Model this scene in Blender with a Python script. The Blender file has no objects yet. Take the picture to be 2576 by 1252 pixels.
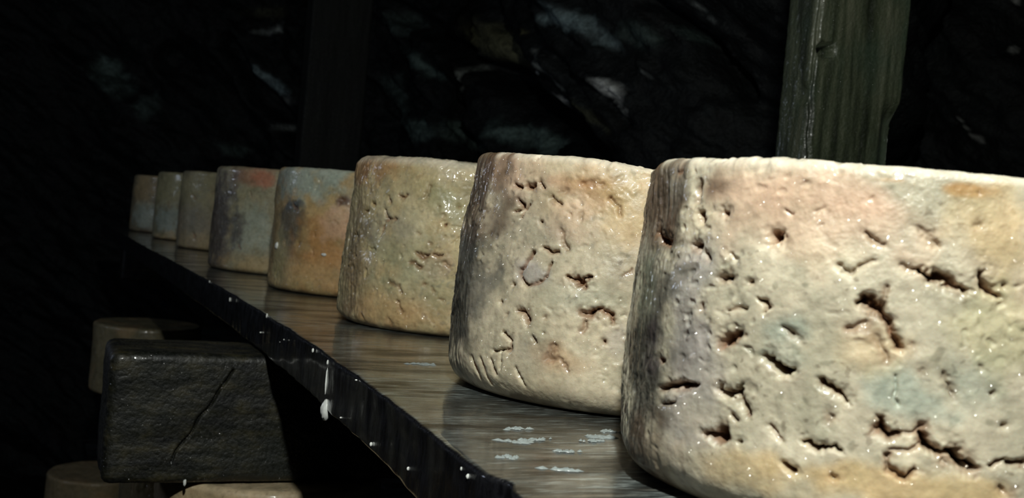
import bpy, math, random
import numpy as np
from mathutils import Matrix, Vector

# ------------------------------------------------------------------ camera, light, exposure
sc = bpy.context.scene
COL = sc.collection
CZ = 1.15                                   # camera height above the cave floor
BOARD = CZ - .0893                          # top of the upper shelf board
YAW, PITCH, ROLL = math.radians(24.358), math.radians(1.0907), math.radians(5.2)
fwd = Vector((math.sin(YAW)*math.cos(PITCH), math.cos(YAW)*math.cos(PITCH), -math.sin(PITCH)))
rgt = Vector((math.cos(YAW), -math.sin(YAW), 0)); upv = rgt.cross(fwd)
r2 = rgt*math.cos(ROLL) + upv*math.sin(ROLL); u2 = upv*math.cos(ROLL) - rgt*math.sin(ROLL)
cam_d = bpy.data.cameras.new('camera'); cam = bpy.data.objects.new('camera', cam_d); COL.objects.link(cam)
M = Matrix((r2, u2, -fwd)).transposed().to_4x4(); M.translation = (0, 0, CZ); cam.matrix_world = M
cam_d.sensor_width = 36; cam_d.lens = 2600/2576*36; cam_d.clip_start = .02
cam_d.dof.use_dof = True; cam_d.dof.focus_distance = .55; cam_d.dof.aperture_fstop = 21
sc.camera = cam

w = bpy.data.worlds.new('World'); sc.world = w; w.use_nodes = True
w.node_tree.nodes['Background'].inputs[0].default_value = (.5, .7, 1, 1)
w.node_tree.nodes['Background'].inputs[1].default_value = .0006

def lamp(name, loc, power, colr, radius):
    d = bpy.data.lights.new(name, 'POINT'); d.energy = power; d.color = colr; d.shadow_soft_size = radius
    o = bpy.data.objects.new(name, d); o.location = loc; COL.objects.link(o); return o
lamp('head_torch', (.0, -.03, CZ+.40), 22.0, (.97, 1.0, .94), .016)      # the photographer's head torch
lamp('aisle_lamp', (-1.1, 2.0, CZ+.35), 5.5, (.70, .80, 1.0), .12)         # cold lamp further down the aisle
sc.view_settings.view_transform = 'Standard'; sc.view_settings.look = 'None'
sc.view_settings.exposure = 0; sc.view_settings.gamma = 1; sc.view_settings.use_curve_mapping = False

# ------------------------------------------------------------------ surface features (angle deg, height mm on each wheel; metres along the wall)
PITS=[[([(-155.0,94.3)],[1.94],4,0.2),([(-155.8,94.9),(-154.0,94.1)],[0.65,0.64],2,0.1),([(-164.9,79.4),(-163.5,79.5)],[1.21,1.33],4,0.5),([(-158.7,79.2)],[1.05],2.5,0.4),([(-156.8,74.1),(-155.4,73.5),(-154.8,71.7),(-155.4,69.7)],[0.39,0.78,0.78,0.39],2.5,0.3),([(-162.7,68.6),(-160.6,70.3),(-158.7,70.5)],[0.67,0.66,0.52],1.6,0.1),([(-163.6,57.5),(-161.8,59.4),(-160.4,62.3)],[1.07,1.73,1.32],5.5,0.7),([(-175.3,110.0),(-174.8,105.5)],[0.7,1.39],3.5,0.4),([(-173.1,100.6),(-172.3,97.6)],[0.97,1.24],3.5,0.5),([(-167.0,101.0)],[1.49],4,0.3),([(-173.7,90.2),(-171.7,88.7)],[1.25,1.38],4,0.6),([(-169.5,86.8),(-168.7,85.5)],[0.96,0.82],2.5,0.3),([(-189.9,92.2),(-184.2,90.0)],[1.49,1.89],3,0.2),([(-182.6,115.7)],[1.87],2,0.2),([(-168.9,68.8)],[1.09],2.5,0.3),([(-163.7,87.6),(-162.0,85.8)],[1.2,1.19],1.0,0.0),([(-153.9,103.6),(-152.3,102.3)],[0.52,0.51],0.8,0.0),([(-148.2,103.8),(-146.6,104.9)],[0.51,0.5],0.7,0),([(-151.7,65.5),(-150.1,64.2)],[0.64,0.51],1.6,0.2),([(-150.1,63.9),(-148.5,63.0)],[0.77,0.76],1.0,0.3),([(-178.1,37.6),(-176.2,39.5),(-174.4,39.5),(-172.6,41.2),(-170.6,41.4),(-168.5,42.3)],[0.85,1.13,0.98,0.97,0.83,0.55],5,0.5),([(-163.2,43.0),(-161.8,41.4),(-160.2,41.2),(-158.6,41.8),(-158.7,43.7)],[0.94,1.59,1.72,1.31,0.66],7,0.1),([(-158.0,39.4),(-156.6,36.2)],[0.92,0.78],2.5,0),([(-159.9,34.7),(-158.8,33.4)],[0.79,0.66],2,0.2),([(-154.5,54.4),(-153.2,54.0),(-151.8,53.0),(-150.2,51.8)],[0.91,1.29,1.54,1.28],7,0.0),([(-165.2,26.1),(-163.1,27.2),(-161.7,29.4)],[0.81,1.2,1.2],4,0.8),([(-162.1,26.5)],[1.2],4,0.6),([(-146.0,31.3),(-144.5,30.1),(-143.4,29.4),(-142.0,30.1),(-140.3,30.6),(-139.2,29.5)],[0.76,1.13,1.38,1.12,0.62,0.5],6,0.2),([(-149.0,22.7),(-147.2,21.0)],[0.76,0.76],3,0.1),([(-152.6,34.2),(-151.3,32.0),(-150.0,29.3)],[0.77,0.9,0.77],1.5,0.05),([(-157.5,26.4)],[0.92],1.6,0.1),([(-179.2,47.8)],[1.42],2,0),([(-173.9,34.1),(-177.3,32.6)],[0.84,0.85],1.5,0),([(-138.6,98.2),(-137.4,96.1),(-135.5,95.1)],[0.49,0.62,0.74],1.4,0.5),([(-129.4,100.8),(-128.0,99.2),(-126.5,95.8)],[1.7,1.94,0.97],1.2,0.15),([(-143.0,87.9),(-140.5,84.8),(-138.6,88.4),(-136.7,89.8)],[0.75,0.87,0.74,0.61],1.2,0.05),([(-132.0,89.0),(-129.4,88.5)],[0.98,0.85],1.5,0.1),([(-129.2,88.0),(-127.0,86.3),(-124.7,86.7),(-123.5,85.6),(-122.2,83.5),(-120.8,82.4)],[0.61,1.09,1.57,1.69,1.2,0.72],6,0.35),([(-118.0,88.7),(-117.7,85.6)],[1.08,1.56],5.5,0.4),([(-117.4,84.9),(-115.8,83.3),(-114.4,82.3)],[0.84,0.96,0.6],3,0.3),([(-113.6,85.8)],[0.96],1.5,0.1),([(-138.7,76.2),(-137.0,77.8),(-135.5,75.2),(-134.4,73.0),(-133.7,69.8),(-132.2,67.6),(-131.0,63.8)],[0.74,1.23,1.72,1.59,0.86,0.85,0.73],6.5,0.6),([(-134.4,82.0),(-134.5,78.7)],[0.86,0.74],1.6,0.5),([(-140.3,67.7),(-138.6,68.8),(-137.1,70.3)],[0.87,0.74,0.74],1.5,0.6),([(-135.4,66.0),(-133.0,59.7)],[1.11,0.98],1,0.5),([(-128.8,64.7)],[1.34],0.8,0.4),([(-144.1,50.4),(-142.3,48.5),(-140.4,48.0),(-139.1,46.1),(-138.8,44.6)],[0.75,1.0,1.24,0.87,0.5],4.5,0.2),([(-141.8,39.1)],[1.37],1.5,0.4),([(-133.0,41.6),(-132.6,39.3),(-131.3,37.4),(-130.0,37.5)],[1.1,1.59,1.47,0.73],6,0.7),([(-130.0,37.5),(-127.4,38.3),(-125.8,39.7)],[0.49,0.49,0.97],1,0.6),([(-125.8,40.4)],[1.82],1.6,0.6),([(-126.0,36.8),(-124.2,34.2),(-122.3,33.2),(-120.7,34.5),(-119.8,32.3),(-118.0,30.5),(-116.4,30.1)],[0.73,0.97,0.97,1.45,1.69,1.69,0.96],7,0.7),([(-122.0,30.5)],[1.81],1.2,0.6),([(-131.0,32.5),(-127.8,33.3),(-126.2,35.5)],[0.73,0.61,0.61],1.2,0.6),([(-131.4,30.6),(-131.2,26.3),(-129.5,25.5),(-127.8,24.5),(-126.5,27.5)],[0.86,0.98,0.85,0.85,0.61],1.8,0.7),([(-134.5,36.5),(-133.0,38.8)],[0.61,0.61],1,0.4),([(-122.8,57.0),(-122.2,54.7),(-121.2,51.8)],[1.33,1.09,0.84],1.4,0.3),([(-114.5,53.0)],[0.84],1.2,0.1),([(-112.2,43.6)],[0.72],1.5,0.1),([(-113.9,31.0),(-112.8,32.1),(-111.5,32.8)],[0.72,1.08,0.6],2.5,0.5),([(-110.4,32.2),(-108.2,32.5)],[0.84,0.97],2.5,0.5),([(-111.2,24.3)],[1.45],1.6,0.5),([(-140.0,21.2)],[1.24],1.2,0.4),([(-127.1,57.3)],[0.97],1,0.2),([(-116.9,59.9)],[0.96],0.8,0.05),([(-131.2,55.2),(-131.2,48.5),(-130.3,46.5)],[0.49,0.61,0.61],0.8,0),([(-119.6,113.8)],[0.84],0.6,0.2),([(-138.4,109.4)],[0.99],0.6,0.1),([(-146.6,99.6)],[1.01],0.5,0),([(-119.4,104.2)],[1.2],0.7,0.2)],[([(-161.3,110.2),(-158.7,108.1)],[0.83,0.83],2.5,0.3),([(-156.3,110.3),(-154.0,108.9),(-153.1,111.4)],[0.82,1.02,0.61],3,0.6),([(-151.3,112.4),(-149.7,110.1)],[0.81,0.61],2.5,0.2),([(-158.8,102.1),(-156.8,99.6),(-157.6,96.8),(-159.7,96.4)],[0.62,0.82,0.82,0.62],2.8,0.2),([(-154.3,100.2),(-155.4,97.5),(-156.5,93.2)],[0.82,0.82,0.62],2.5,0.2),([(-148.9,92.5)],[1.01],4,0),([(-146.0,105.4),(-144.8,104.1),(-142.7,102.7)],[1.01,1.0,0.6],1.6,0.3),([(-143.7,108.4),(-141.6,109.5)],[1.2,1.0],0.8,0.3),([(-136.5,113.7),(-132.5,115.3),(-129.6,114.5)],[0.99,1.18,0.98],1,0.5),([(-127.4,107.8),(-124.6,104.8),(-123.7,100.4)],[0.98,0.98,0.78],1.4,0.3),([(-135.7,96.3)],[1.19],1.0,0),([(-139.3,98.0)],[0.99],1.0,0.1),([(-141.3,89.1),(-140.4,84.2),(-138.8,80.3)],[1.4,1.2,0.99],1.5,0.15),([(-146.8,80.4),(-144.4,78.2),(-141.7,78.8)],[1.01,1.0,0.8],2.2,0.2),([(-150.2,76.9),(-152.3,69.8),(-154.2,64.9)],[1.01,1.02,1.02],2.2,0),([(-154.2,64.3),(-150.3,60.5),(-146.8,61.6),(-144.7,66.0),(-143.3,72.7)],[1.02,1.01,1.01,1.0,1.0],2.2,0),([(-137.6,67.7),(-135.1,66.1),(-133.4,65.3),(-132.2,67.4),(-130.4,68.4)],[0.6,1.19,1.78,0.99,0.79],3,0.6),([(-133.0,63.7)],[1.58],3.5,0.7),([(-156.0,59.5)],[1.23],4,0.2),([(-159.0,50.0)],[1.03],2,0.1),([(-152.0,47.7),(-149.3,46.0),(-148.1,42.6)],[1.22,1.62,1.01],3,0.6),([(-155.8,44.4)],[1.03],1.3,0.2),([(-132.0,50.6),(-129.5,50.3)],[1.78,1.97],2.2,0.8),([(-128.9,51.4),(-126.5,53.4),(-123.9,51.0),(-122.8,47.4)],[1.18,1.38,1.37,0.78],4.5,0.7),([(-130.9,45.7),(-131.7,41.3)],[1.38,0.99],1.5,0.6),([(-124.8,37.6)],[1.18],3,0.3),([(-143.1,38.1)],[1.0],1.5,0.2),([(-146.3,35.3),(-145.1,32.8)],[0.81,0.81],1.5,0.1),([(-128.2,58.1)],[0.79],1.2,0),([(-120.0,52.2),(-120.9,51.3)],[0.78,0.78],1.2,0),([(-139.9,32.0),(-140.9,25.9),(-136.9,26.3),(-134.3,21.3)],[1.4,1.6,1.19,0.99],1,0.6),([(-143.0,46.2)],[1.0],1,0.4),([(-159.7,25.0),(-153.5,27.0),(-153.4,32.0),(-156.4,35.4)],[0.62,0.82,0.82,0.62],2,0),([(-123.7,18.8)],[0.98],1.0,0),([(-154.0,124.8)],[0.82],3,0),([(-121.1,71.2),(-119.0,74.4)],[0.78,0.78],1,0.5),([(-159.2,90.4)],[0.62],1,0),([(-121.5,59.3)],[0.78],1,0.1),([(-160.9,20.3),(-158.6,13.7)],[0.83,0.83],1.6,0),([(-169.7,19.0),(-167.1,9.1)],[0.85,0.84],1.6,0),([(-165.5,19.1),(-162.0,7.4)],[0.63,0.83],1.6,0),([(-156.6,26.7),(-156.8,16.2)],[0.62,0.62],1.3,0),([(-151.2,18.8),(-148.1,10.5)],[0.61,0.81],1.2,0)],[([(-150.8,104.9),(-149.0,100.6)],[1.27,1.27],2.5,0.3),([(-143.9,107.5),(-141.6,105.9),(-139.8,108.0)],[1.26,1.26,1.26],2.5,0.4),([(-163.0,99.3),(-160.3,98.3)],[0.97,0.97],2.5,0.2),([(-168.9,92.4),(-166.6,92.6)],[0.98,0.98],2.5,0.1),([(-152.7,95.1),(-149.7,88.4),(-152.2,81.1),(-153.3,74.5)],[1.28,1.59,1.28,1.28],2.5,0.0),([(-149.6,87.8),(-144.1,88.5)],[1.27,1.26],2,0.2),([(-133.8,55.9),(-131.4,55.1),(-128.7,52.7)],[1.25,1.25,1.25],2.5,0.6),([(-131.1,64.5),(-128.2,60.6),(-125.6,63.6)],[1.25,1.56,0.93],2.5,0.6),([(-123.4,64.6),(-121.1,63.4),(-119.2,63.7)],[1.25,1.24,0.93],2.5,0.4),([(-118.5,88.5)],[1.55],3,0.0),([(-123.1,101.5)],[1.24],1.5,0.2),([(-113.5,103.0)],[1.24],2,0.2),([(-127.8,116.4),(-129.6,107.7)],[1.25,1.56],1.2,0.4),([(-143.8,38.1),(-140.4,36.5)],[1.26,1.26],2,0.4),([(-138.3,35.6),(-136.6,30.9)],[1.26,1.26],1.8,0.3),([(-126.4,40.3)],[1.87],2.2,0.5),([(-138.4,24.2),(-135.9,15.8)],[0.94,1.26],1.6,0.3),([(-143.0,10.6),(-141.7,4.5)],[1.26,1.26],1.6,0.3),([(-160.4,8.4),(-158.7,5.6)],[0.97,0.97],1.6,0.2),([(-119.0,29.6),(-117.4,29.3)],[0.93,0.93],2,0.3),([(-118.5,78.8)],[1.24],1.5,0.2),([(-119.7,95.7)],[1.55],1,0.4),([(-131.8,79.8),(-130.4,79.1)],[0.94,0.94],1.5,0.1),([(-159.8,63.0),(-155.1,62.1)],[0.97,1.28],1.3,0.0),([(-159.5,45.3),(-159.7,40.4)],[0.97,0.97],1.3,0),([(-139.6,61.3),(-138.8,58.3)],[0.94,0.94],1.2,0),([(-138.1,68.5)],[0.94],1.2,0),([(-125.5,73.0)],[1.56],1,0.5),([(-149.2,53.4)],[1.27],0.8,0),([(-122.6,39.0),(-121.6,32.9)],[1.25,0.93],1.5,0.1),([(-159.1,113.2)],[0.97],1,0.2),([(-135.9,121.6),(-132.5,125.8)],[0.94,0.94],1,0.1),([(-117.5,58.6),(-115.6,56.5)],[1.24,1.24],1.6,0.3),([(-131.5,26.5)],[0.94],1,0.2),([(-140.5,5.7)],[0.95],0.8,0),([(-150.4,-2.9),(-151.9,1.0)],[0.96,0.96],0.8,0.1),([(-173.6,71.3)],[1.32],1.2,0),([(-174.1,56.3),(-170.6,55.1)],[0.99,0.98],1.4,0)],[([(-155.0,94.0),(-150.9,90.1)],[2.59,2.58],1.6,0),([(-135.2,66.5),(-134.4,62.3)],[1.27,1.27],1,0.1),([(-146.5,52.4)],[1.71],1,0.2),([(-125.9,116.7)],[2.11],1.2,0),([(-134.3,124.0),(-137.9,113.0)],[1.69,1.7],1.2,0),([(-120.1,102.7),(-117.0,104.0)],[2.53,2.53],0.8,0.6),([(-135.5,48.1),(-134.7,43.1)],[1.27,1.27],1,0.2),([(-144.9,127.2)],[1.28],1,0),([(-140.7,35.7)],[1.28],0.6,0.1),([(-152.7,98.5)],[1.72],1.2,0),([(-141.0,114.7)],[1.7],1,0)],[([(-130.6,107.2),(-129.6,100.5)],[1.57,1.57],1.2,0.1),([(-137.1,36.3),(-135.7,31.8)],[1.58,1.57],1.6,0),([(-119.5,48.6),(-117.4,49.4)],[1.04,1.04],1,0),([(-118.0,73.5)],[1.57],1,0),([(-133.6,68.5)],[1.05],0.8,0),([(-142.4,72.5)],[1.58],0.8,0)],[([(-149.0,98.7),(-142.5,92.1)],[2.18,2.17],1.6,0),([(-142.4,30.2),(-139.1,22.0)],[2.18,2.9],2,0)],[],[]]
BLOBS=[[(-128.7,50.3,14.6,9.1,'blue',0.75),(-119.0,55.9,13.3,9.6,'blue',0.5),(-150.5,65.1,9.8,5.7,'blue',0.7),(-150.0,56.2,11.8,5.1,'blue',0.4),(-147.7,100.1,42.6,15.2,'pink',0.55),(-155.1,109.6,37.0,9.0,'pink',0.5),(-121.9,114.0,9.0,2.6,'rust',0.9),(-134.7,115.3,7.3,1.2,'rust',0.5),(-117.7,104.4,19.2,15.6,'tan',0.55),(-114.4,70.0,14.4,16.8,'olive',0.5),(-126.5,22.0,48.6,6.1,'tan',0.8),(-168.7,37.6,16.6,27.3,'lav',0.7),(-172.9,69.7,12.3,27.7,'lav',0.75),(-164.1,30.9,15.0,8.0,'pale',0.3),(-187.0,46.4,21.8,56.0,'grey',0.97),(-183.0,51.8,10.1,13.0,'purple',0.9),(-194.8,107.2,40.2,22.8,'brown',0.9),(-184.8,91.0,7.7,4.4,'brown',0.8),(-183.0,112.8,11.5,8.7,'greyp',0.5),(-174.5,97.4,10.7,8.4,'pale',0.6),(-183.1,13.8,16.1,18.9,'brown',0.55),(-194.3,72.1,21.7,16.7,'green',0.3),(-125.0,31.5,19.4,7.3,'pale',0.4),(-136.6,63.2,13.5,8.6,'tan',0.4),(-143.6,90.6,15.0,7.5,'pale',0.3),(-154.4,17.3,31.0,7.8,'tan',0.55)],[(-169.0,117.1,35.9,12.7,'pink',0.7),(-185.5,108.4,40.3,33.2,'brown',0.9),(-185.6,55.0,40.6,51.0,'grey',0.97),(-168.1,49.2,11.9,23.3,'greyp',0.45),(-132.5,114.8,24.3,9.9,'rust',0.6),(-124.0,105.1,19.6,23.5,'tan',0.6),(-144.8,105.3,9.1,5.0,'olive',0.6),(-132.8,56.2,18.3,9.9,'blue',0.35),(-149.3,67.2,12.2,8.1,'lav',0.8),(-140.0,98.9,26.0,15.9,'pink',0.35),(-156.2,92.9,33.6,24.6,'greyp',0.3),(-135.2,35.8,52.9,23.8,'pale',0.5),(-138.4,27.1,17.0,8.0,'rust',0.35),(-157.2,16.2,28.5,14.4,'pale',0.5),(-120.6,40.7,7.8,11.8,'lav',0.4),(-147.6,28.9,14.2,10.1,'greyp',0.4),(-115.2,4.1,11.8,3.9,'tan',0.7),(-134.0,121.5,37.1,5.9,'pale',0.4),(-182.5,90.7,48.4,13.2,'brown',0.5)],[(-157.7,132.6,42.7,12.8,'rust',0.6),(-183.5,129.4,37.0,20.1,'rust',0.6),(-120.0,106.6,22.0,15.5,'olive',0.8),(-141.0,67.4,45.8,37.8,'green',0.45),(-151.2,81.8,26.7,15.9,'greyp',0.4),(-137.8,14.2,67.8,18.9,'rust',0.35),(-121.3,132.9,28.4,9.3,'pale',0.5),(-173.7,53.1,22.8,66.0,'brown',0.5),(-134.1,90.5,38.3,25.0,'pale',0.25),(-119.3,58.4,18.8,15.6,'pink',0.4),(-127.4,38.2,39.5,21.8,'green',0.3)],[(-147.9,122.6,74.0,32.1,'blueg',0.95),(-130.7,133.0,32.8,21.1,'blueg',0.9),(-155.5,74.5,28.9,34.5,'grey',0.8),(-155.0,94.0,15.4,9.5,'navy',0.8),(-125.9,44.6,50.0,50.7,'rust',0.75),(-117.7,79.8,25.6,29.5,'pink',0.6),(-119.7,103.6,10.3,6.7,'purple',0.8),(-132.7,22.2,53.7,17.0,'tan',0.5),(-165.8,34.0,19.9,39.3,'olive',0.6)],[(-120.4,128.0,24.2,16.7,'red',0.85),(-135.2,126.1,25.0,15.7,'red',0.5),(-129.8,61.1,35.3,47.1,'blueg',0.75),(-144.8,96.0,37.3,26.3,'olive',0.4),(-166.2,61.9,54.0,85.9,'purple',0.85),(-125.4,11.9,51.4,15.7,'tan',0.6),(-147.0,127.5,30.9,21.1,'brown',0.4)],[(-150.9,105.8,91.4,43.7,'olive',0.5),(-153.1,47.1,84.2,36.5,'greyp',0.5),(-138.5,12.6,58.1,21.7,'tan',0.4)],[(-144.8,40.1,52.3,38.3,'blueg',0.9),(-150.1,112.1,90.0,42.6,'olive',0.6),(-138.9,2.5,58.2,17.0,'tan',0.6)],[(-138.5,37.7,53.3,39.0,'blueg',0.9),(-143.2,110.5,60.6,39.0,'tan',0.5),(-139.7,-1.7,54.9,13.7,'brown',0.6)]]
WALLBLOBS=[(7.44,0.495,-0.0629,-0.0294,0.0263,-0.0589,'g',0.7),(7.381,0.437,-0.0573,-0.0408,0.0315,-0.0468,'g',0.5),(7.257,0.361,-0.0389,-0.0275,0.0365,-0.0535,'g',0.35),(6.751,0.711,-0.008,-0.0149,0.0656,-0.0217,'p',0.7),(6.698,0.488,-0.0786,-0.0396,0.0158,-0.0213,'b',0.95),(6.781,0.542,-0.034,-0.0149,0.0095,-0.017,'b',0.7),(6.618,0.418,-0.0231,-0.0153,0.0218,-0.0182,'p',0.5),(6.69,0.321,-0.0283,0.001,-0.0021,-0.0191,'p',0.4),(6.923,0.227,-0.0521,0.0039,-0.003,-0.0322,'g',0.4),(6.777,0.782,-0.1128,0.0012,-0.0032,-0.032,'o',0.35),(5.881,0.559,-0.1314,-0.0569,0.0228,-0.0188,'g',0.5),(5.773,0.517,-0.1014,-0.0421,0.013,-0.0102,'g',0.5),(5.509,0.464,-0.0136,-0.0011,-0.011,-0.0579,'p',0.8),(5.789,0.307,-0.1259,-0.0261,0.0172,-0.0329,'g',0.6),(5.604,0.302,-0.0785,-0.0158,0.0175,-0.0301,'g',0.5),(5.153,0.265,-0.1858,-0.0441,0.0357,-0.023,'g',0.8),(5.464,0.272,-0.1094,-0.0034,-0.0074,-0.0379,'g',0.4),(5.355,0.56,-0.2035,-0.0877,0.0602,-0.0252,'o',0.8),(5.069,0.444,-0.1059,-0.0404,0.0335,-0.0116,'o',0.8),(4.975,0.423,-0.0224,-0.0024,-0.0021,-0.0088,'o',0.8),(5.016,0.534,-0.03,-0.0043,-0.0025,-0.0102,'y',0.9),(4.734,0.524,-0.1049,-0.0386,0.0158,-0.0205,'b',0.75),(4.833,0.542,-0.0514,-0.0113,0.0026,-0.0148,'b',0.7),(4.64,0.479,-0.0506,-0.0249,0.0149,-0.0126,'b',0.7),(5.04,0.452,-0.0565,-0.0221,0.0252,-0.0089,'w',0.85),(4.817,0.343,-0.037,-0.0127,0.0077,-0.0075,'w',0.75),(4.565,0.344,-0.0496,-0.014,0.0077,-0.0172,'w',1.0),(4.538,0.314,-0.0151,-0.0153,0.0145,-0.0049,'w',0.5),(4.591,0.364,-0.0218,-0.0015,-0.0015,-0.0096,'w',0.9),(4.521,0.295,-0.0141,-0.0006,-0.0013,-0.0093,'w',0.5),(4.643,0.286,-0.0871,-0.0371,0.0133,-0.0121,'o',0.4),(4.451,0.369,-0.0593,-0.0342,0.0021,-0.002,'p',0.7),(4.852,0.421,-0.0743,-0.0608,0.0055,-0.001,'p',0.6),(4.33,0.51,-0.0325,-0.0273,0.0034,-0.0028,'p',0.4),(4.415,0.478,-0.0383,-0.0191,0.0051,-0.0072,'g',0.4),(4.519,0.475,-0.0702,-0.0153,0.0035,-0.0269,'g',0.3),(3.213,0.365,-0.0219,-0.0269,0.0029,-0.0025,'w',0.9),(3.187,0.342,-0.0047,0.0004,-0.0011,-0.0119,'w',0.6),(3.137,0.564,-0.0072,0.0003,-0.0006,-0.0069,'w',0.9),(3.158,0.682,-0.011,0.0004,-0.0011,-0.0119,'w',0.5),(6.343,0.584,-0.012,-0.0005,-0.0013,-0.0091,'o',0.5),(6.024,0.696,-0.0937,-0.0274,0.0186,-0.0387,'g',0.3),(6.062,0.47,-0.0928,-0.023,0.0249,-0.0532,'g',0.3),(5.952,0.381,-0.0739,-0.002,-0.0055,-0.0353,'g',0.35)]
CREVICES=[([(5.468,0.505),(5.227,0.421),(4.923,0.311),(4.739,0.23),(4.554,0.122)],[0.035,0.047,0.064,0.06,0.056],0.16),([(6.908,0.633),(6.782,0.462),(6.605,0.308),(6.453,0.172)],[0.04,0.048,0.055,0.054],0.12),([(7.169,0.564),(6.956,0.403),(6.796,0.22)],[0.081,0.097,0.096],0.12),([(4.502,0.556),(4.345,0.459),(4.263,0.36)],[0.018,0.026,0.025],0.1),([(6.056,0.756),(5.741,0.629),(5.513,0.528)],[0.043,0.04,0.038],0.1),([(4.927,0.503),(4.693,0.387),(4.488,0.252)],[0.008,0.01,0.009],0.04)]
DROPS=[(-170.0, 48.0, 0.0031, 0.0039), (-127.2, 44.3, 0.003, 0.0017)]

# ------------------------------------------------------------------ noise
_rs = np.random.RandomState(7)
_perm = np.concatenate([_rs.permutation(256)]*3).astype(np.int32)
_g = _rs.normal(size=(256, 3)); _g /= np.linalg.norm(_g, axis=1)[:, None]
_gx, _gy, _gz = [np.ascontiguousarray(_g[:, k]).astype(np.float32) for k in range(3)]
def perlin(p):
    p = np.asarray(p, np.float32)
    fl = np.floor(p); f = p-fl; i = fl.astype(np.int32) & 255
    x, y, z = [np.ascontiguousarray(f[:, k]) for k in range(3)]
    u, v, w = [a*a*a*(a*(a*6-15)+10) for a in (x, y, z)]
    i0, j0, k0 = i[:, 0], i[:, 1], i[:, 2]
    def corner(h, dx, dy, dz):
        return _gx.take(h)*(x-dx)+_gy.take(h)*(y-dy)+_gz.take(h)*(z-dz)
    A, B = _perm.take(i0)+j0, _perm.take(i0+1)+j0
    out = []
    for P, dx in ((A, 0), (B, 1)):
        r = []
        for Q, dy in ((_perm.take(P)+k0, 0), (_perm.take(P+1)+k0, 1)):
            a = corner(_perm.take(Q), dx, dy, 0); b = corner(_perm.take(Q+1), dx, dy, 1); r.append(a+w*(b-a))
        out.append(r[0]+v*(r[1]-r[0]))
    return (out[0]+u*(out[1]-out[0]))*1.6
def fbm(p, o=3):
    a, s, r = 1., 1., 0
    for k in range(o):
        r = r + a*perlin(p*s + 17.3*k); a *= .5; s *= 2.03
    return r
def sstep(a, b, x):
    t = np.clip((x-a)/(b-a), 0, 1); return t*t*(3-2*t)
def seg_dist(px, py, pts, ws):
    """distance to a polyline divided by its local half width"""
    best = np.full(px.shape, 1e9)
    if len(pts) == 1:
        return np.hypot(px-pts[0][0], py-pts[0][1])/ws[0]
    for (a, b, wa, wb) in zip(pts[:-1], pts[1:], ws[:-1], ws[1:]):
        dx, dy = b[0]-a[0], b[1]-a[1]; L = dx*dx+dy*dy+1e-12
        t = np.clip(((px-a[0])*dx+(py-a[1])*dy)/L, 0, 1)
        best = np.minimum(best, np.hypot(px-a[0]-t*dx, py-a[1]-t*dy)/(wa+(wb-wa)*t))
    return best

# ------------------------------------------------------------------ mesh + object helpers
def mesh_np(name, V, quads, tris=None, col=None, smooth=True, mat=None):
    me = bpy.data.meshes.new(name); V = np.asarray(V, np.float32)
    quads = np.asarray(quads, np.int32).reshape(-1, 4); tris = np.zeros((0, 3), np.int32) if tris is None else np.asarray(tris, np.int32).reshape(-1, 3)
    nq, nt = len(quads), len(tris)
    me.vertices.add(len(V)); me.vertices.foreach_set('co', V.ravel())
    me.loops.add(nq*4+nt*3); me.loops.foreach_set('vertex_index', np.concatenate([quads.ravel(), tris.ravel()]))
    me.polygons.add(nq+nt)
    me.polygons.foreach_set('loop_start', np.concatenate([np.arange(nq)*4, nq*4+np.arange(nt)*3]).astype(np.int32))
    me.polygons.foreach_set('loop_total', np.concatenate([np.full(nq, 4), np.full(nt, 3)]).astype(np.int32))
    me.polygons.foreach_set('use_smooth', np.full(nq+nt, smooth))
    if col is not None:
        a = me.attributes.new('rind', 'FLOAT_COLOR', 'POINT')
        a.data.foreach_set('color', np.c_[col, np.ones(len(col))].astype(np.float32).ravel() if col.shape[1] == 3 else col.astype(np.float32).ravel())
    me.update(calc_edges=True); me.validate()
    if mat: me.materials.append(mat)
    return me
def ob(name, me, parent=None, loc=(0, 0, 0), label=None, cat=None, group=None, kind=None):
    o = bpy.data.objects.new(name, me); COL.objects.link(o); o.location = loc
    if parent: o.parent = parent
    for k, v in (('label', label), ('category', cat), ('group', group), ('kind', kind)):
        if v: o[k] = v
    return o
def tube_grid(nu, nv):
    """quads of a grid closed in u; vertex index = v*nu+u"""
    u = np.arange(nu); v = np.arange(nv-1)[:, None]
    a = v*nu+u; b = v*nu+(u+1) % nu
    return np.stack([a, b, b+nu, a+nu], -1).reshape(-1, 4)

# ------------------------------------------------------------------ materials
def nodes(name):
    m = bpy.data.materials.new(name); m.use_nodes = True; nt = m.node_tree
    return m, nt, nt.nodes['Principled BSDF']
def N(nt, t, **kw):
    n = nt.nodes.new(t)
    for k, v in kw.items(): setattr(n, k, v)
    return n
def noise(nt, vec, scale, detail=3, rough=.55):
    n = N(nt, 'ShaderNodeTexNoise'); n.inputs['Scale'].default_value = scale; n.inputs['Detail'].default_value = detail
    n.inputs['Roughness'].default_value = rough; nt.links.new(vec, n.inputs['Vector']); return n.outputs['Fac']
def ramp(nt, fac, stops):
    r = N(nt, 'ShaderNodeValToRGB'); e = r.color_ramp.elements
    while len(e) < len(stops): e.new(.5)
    for k, (p, c) in enumerate(stops):
        e[k].position = p; e[k].color = (*c, 1) if isinstance(c, tuple) else (c, c, c, 1)
    nt.links.new(fac, r.inputs[0]); return r.outputs[0]
def mix(nt, fac, a, b, mode='MIX'):
    n = N(nt, 'ShaderNodeMix', data_type='RGBA', blend_type=mode)
    for s, v in ((n.inputs['Factor'], fac), (n.inputs['A'], a), (n.inputs['B'], b)):
        if isinstance(v, (int, float)): s.default_value = v
        elif isinstance(v, tuple): s.default_value = (*v, 1)
        else: nt.links.new(v, s)
    return n.outputs['Result']
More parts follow.
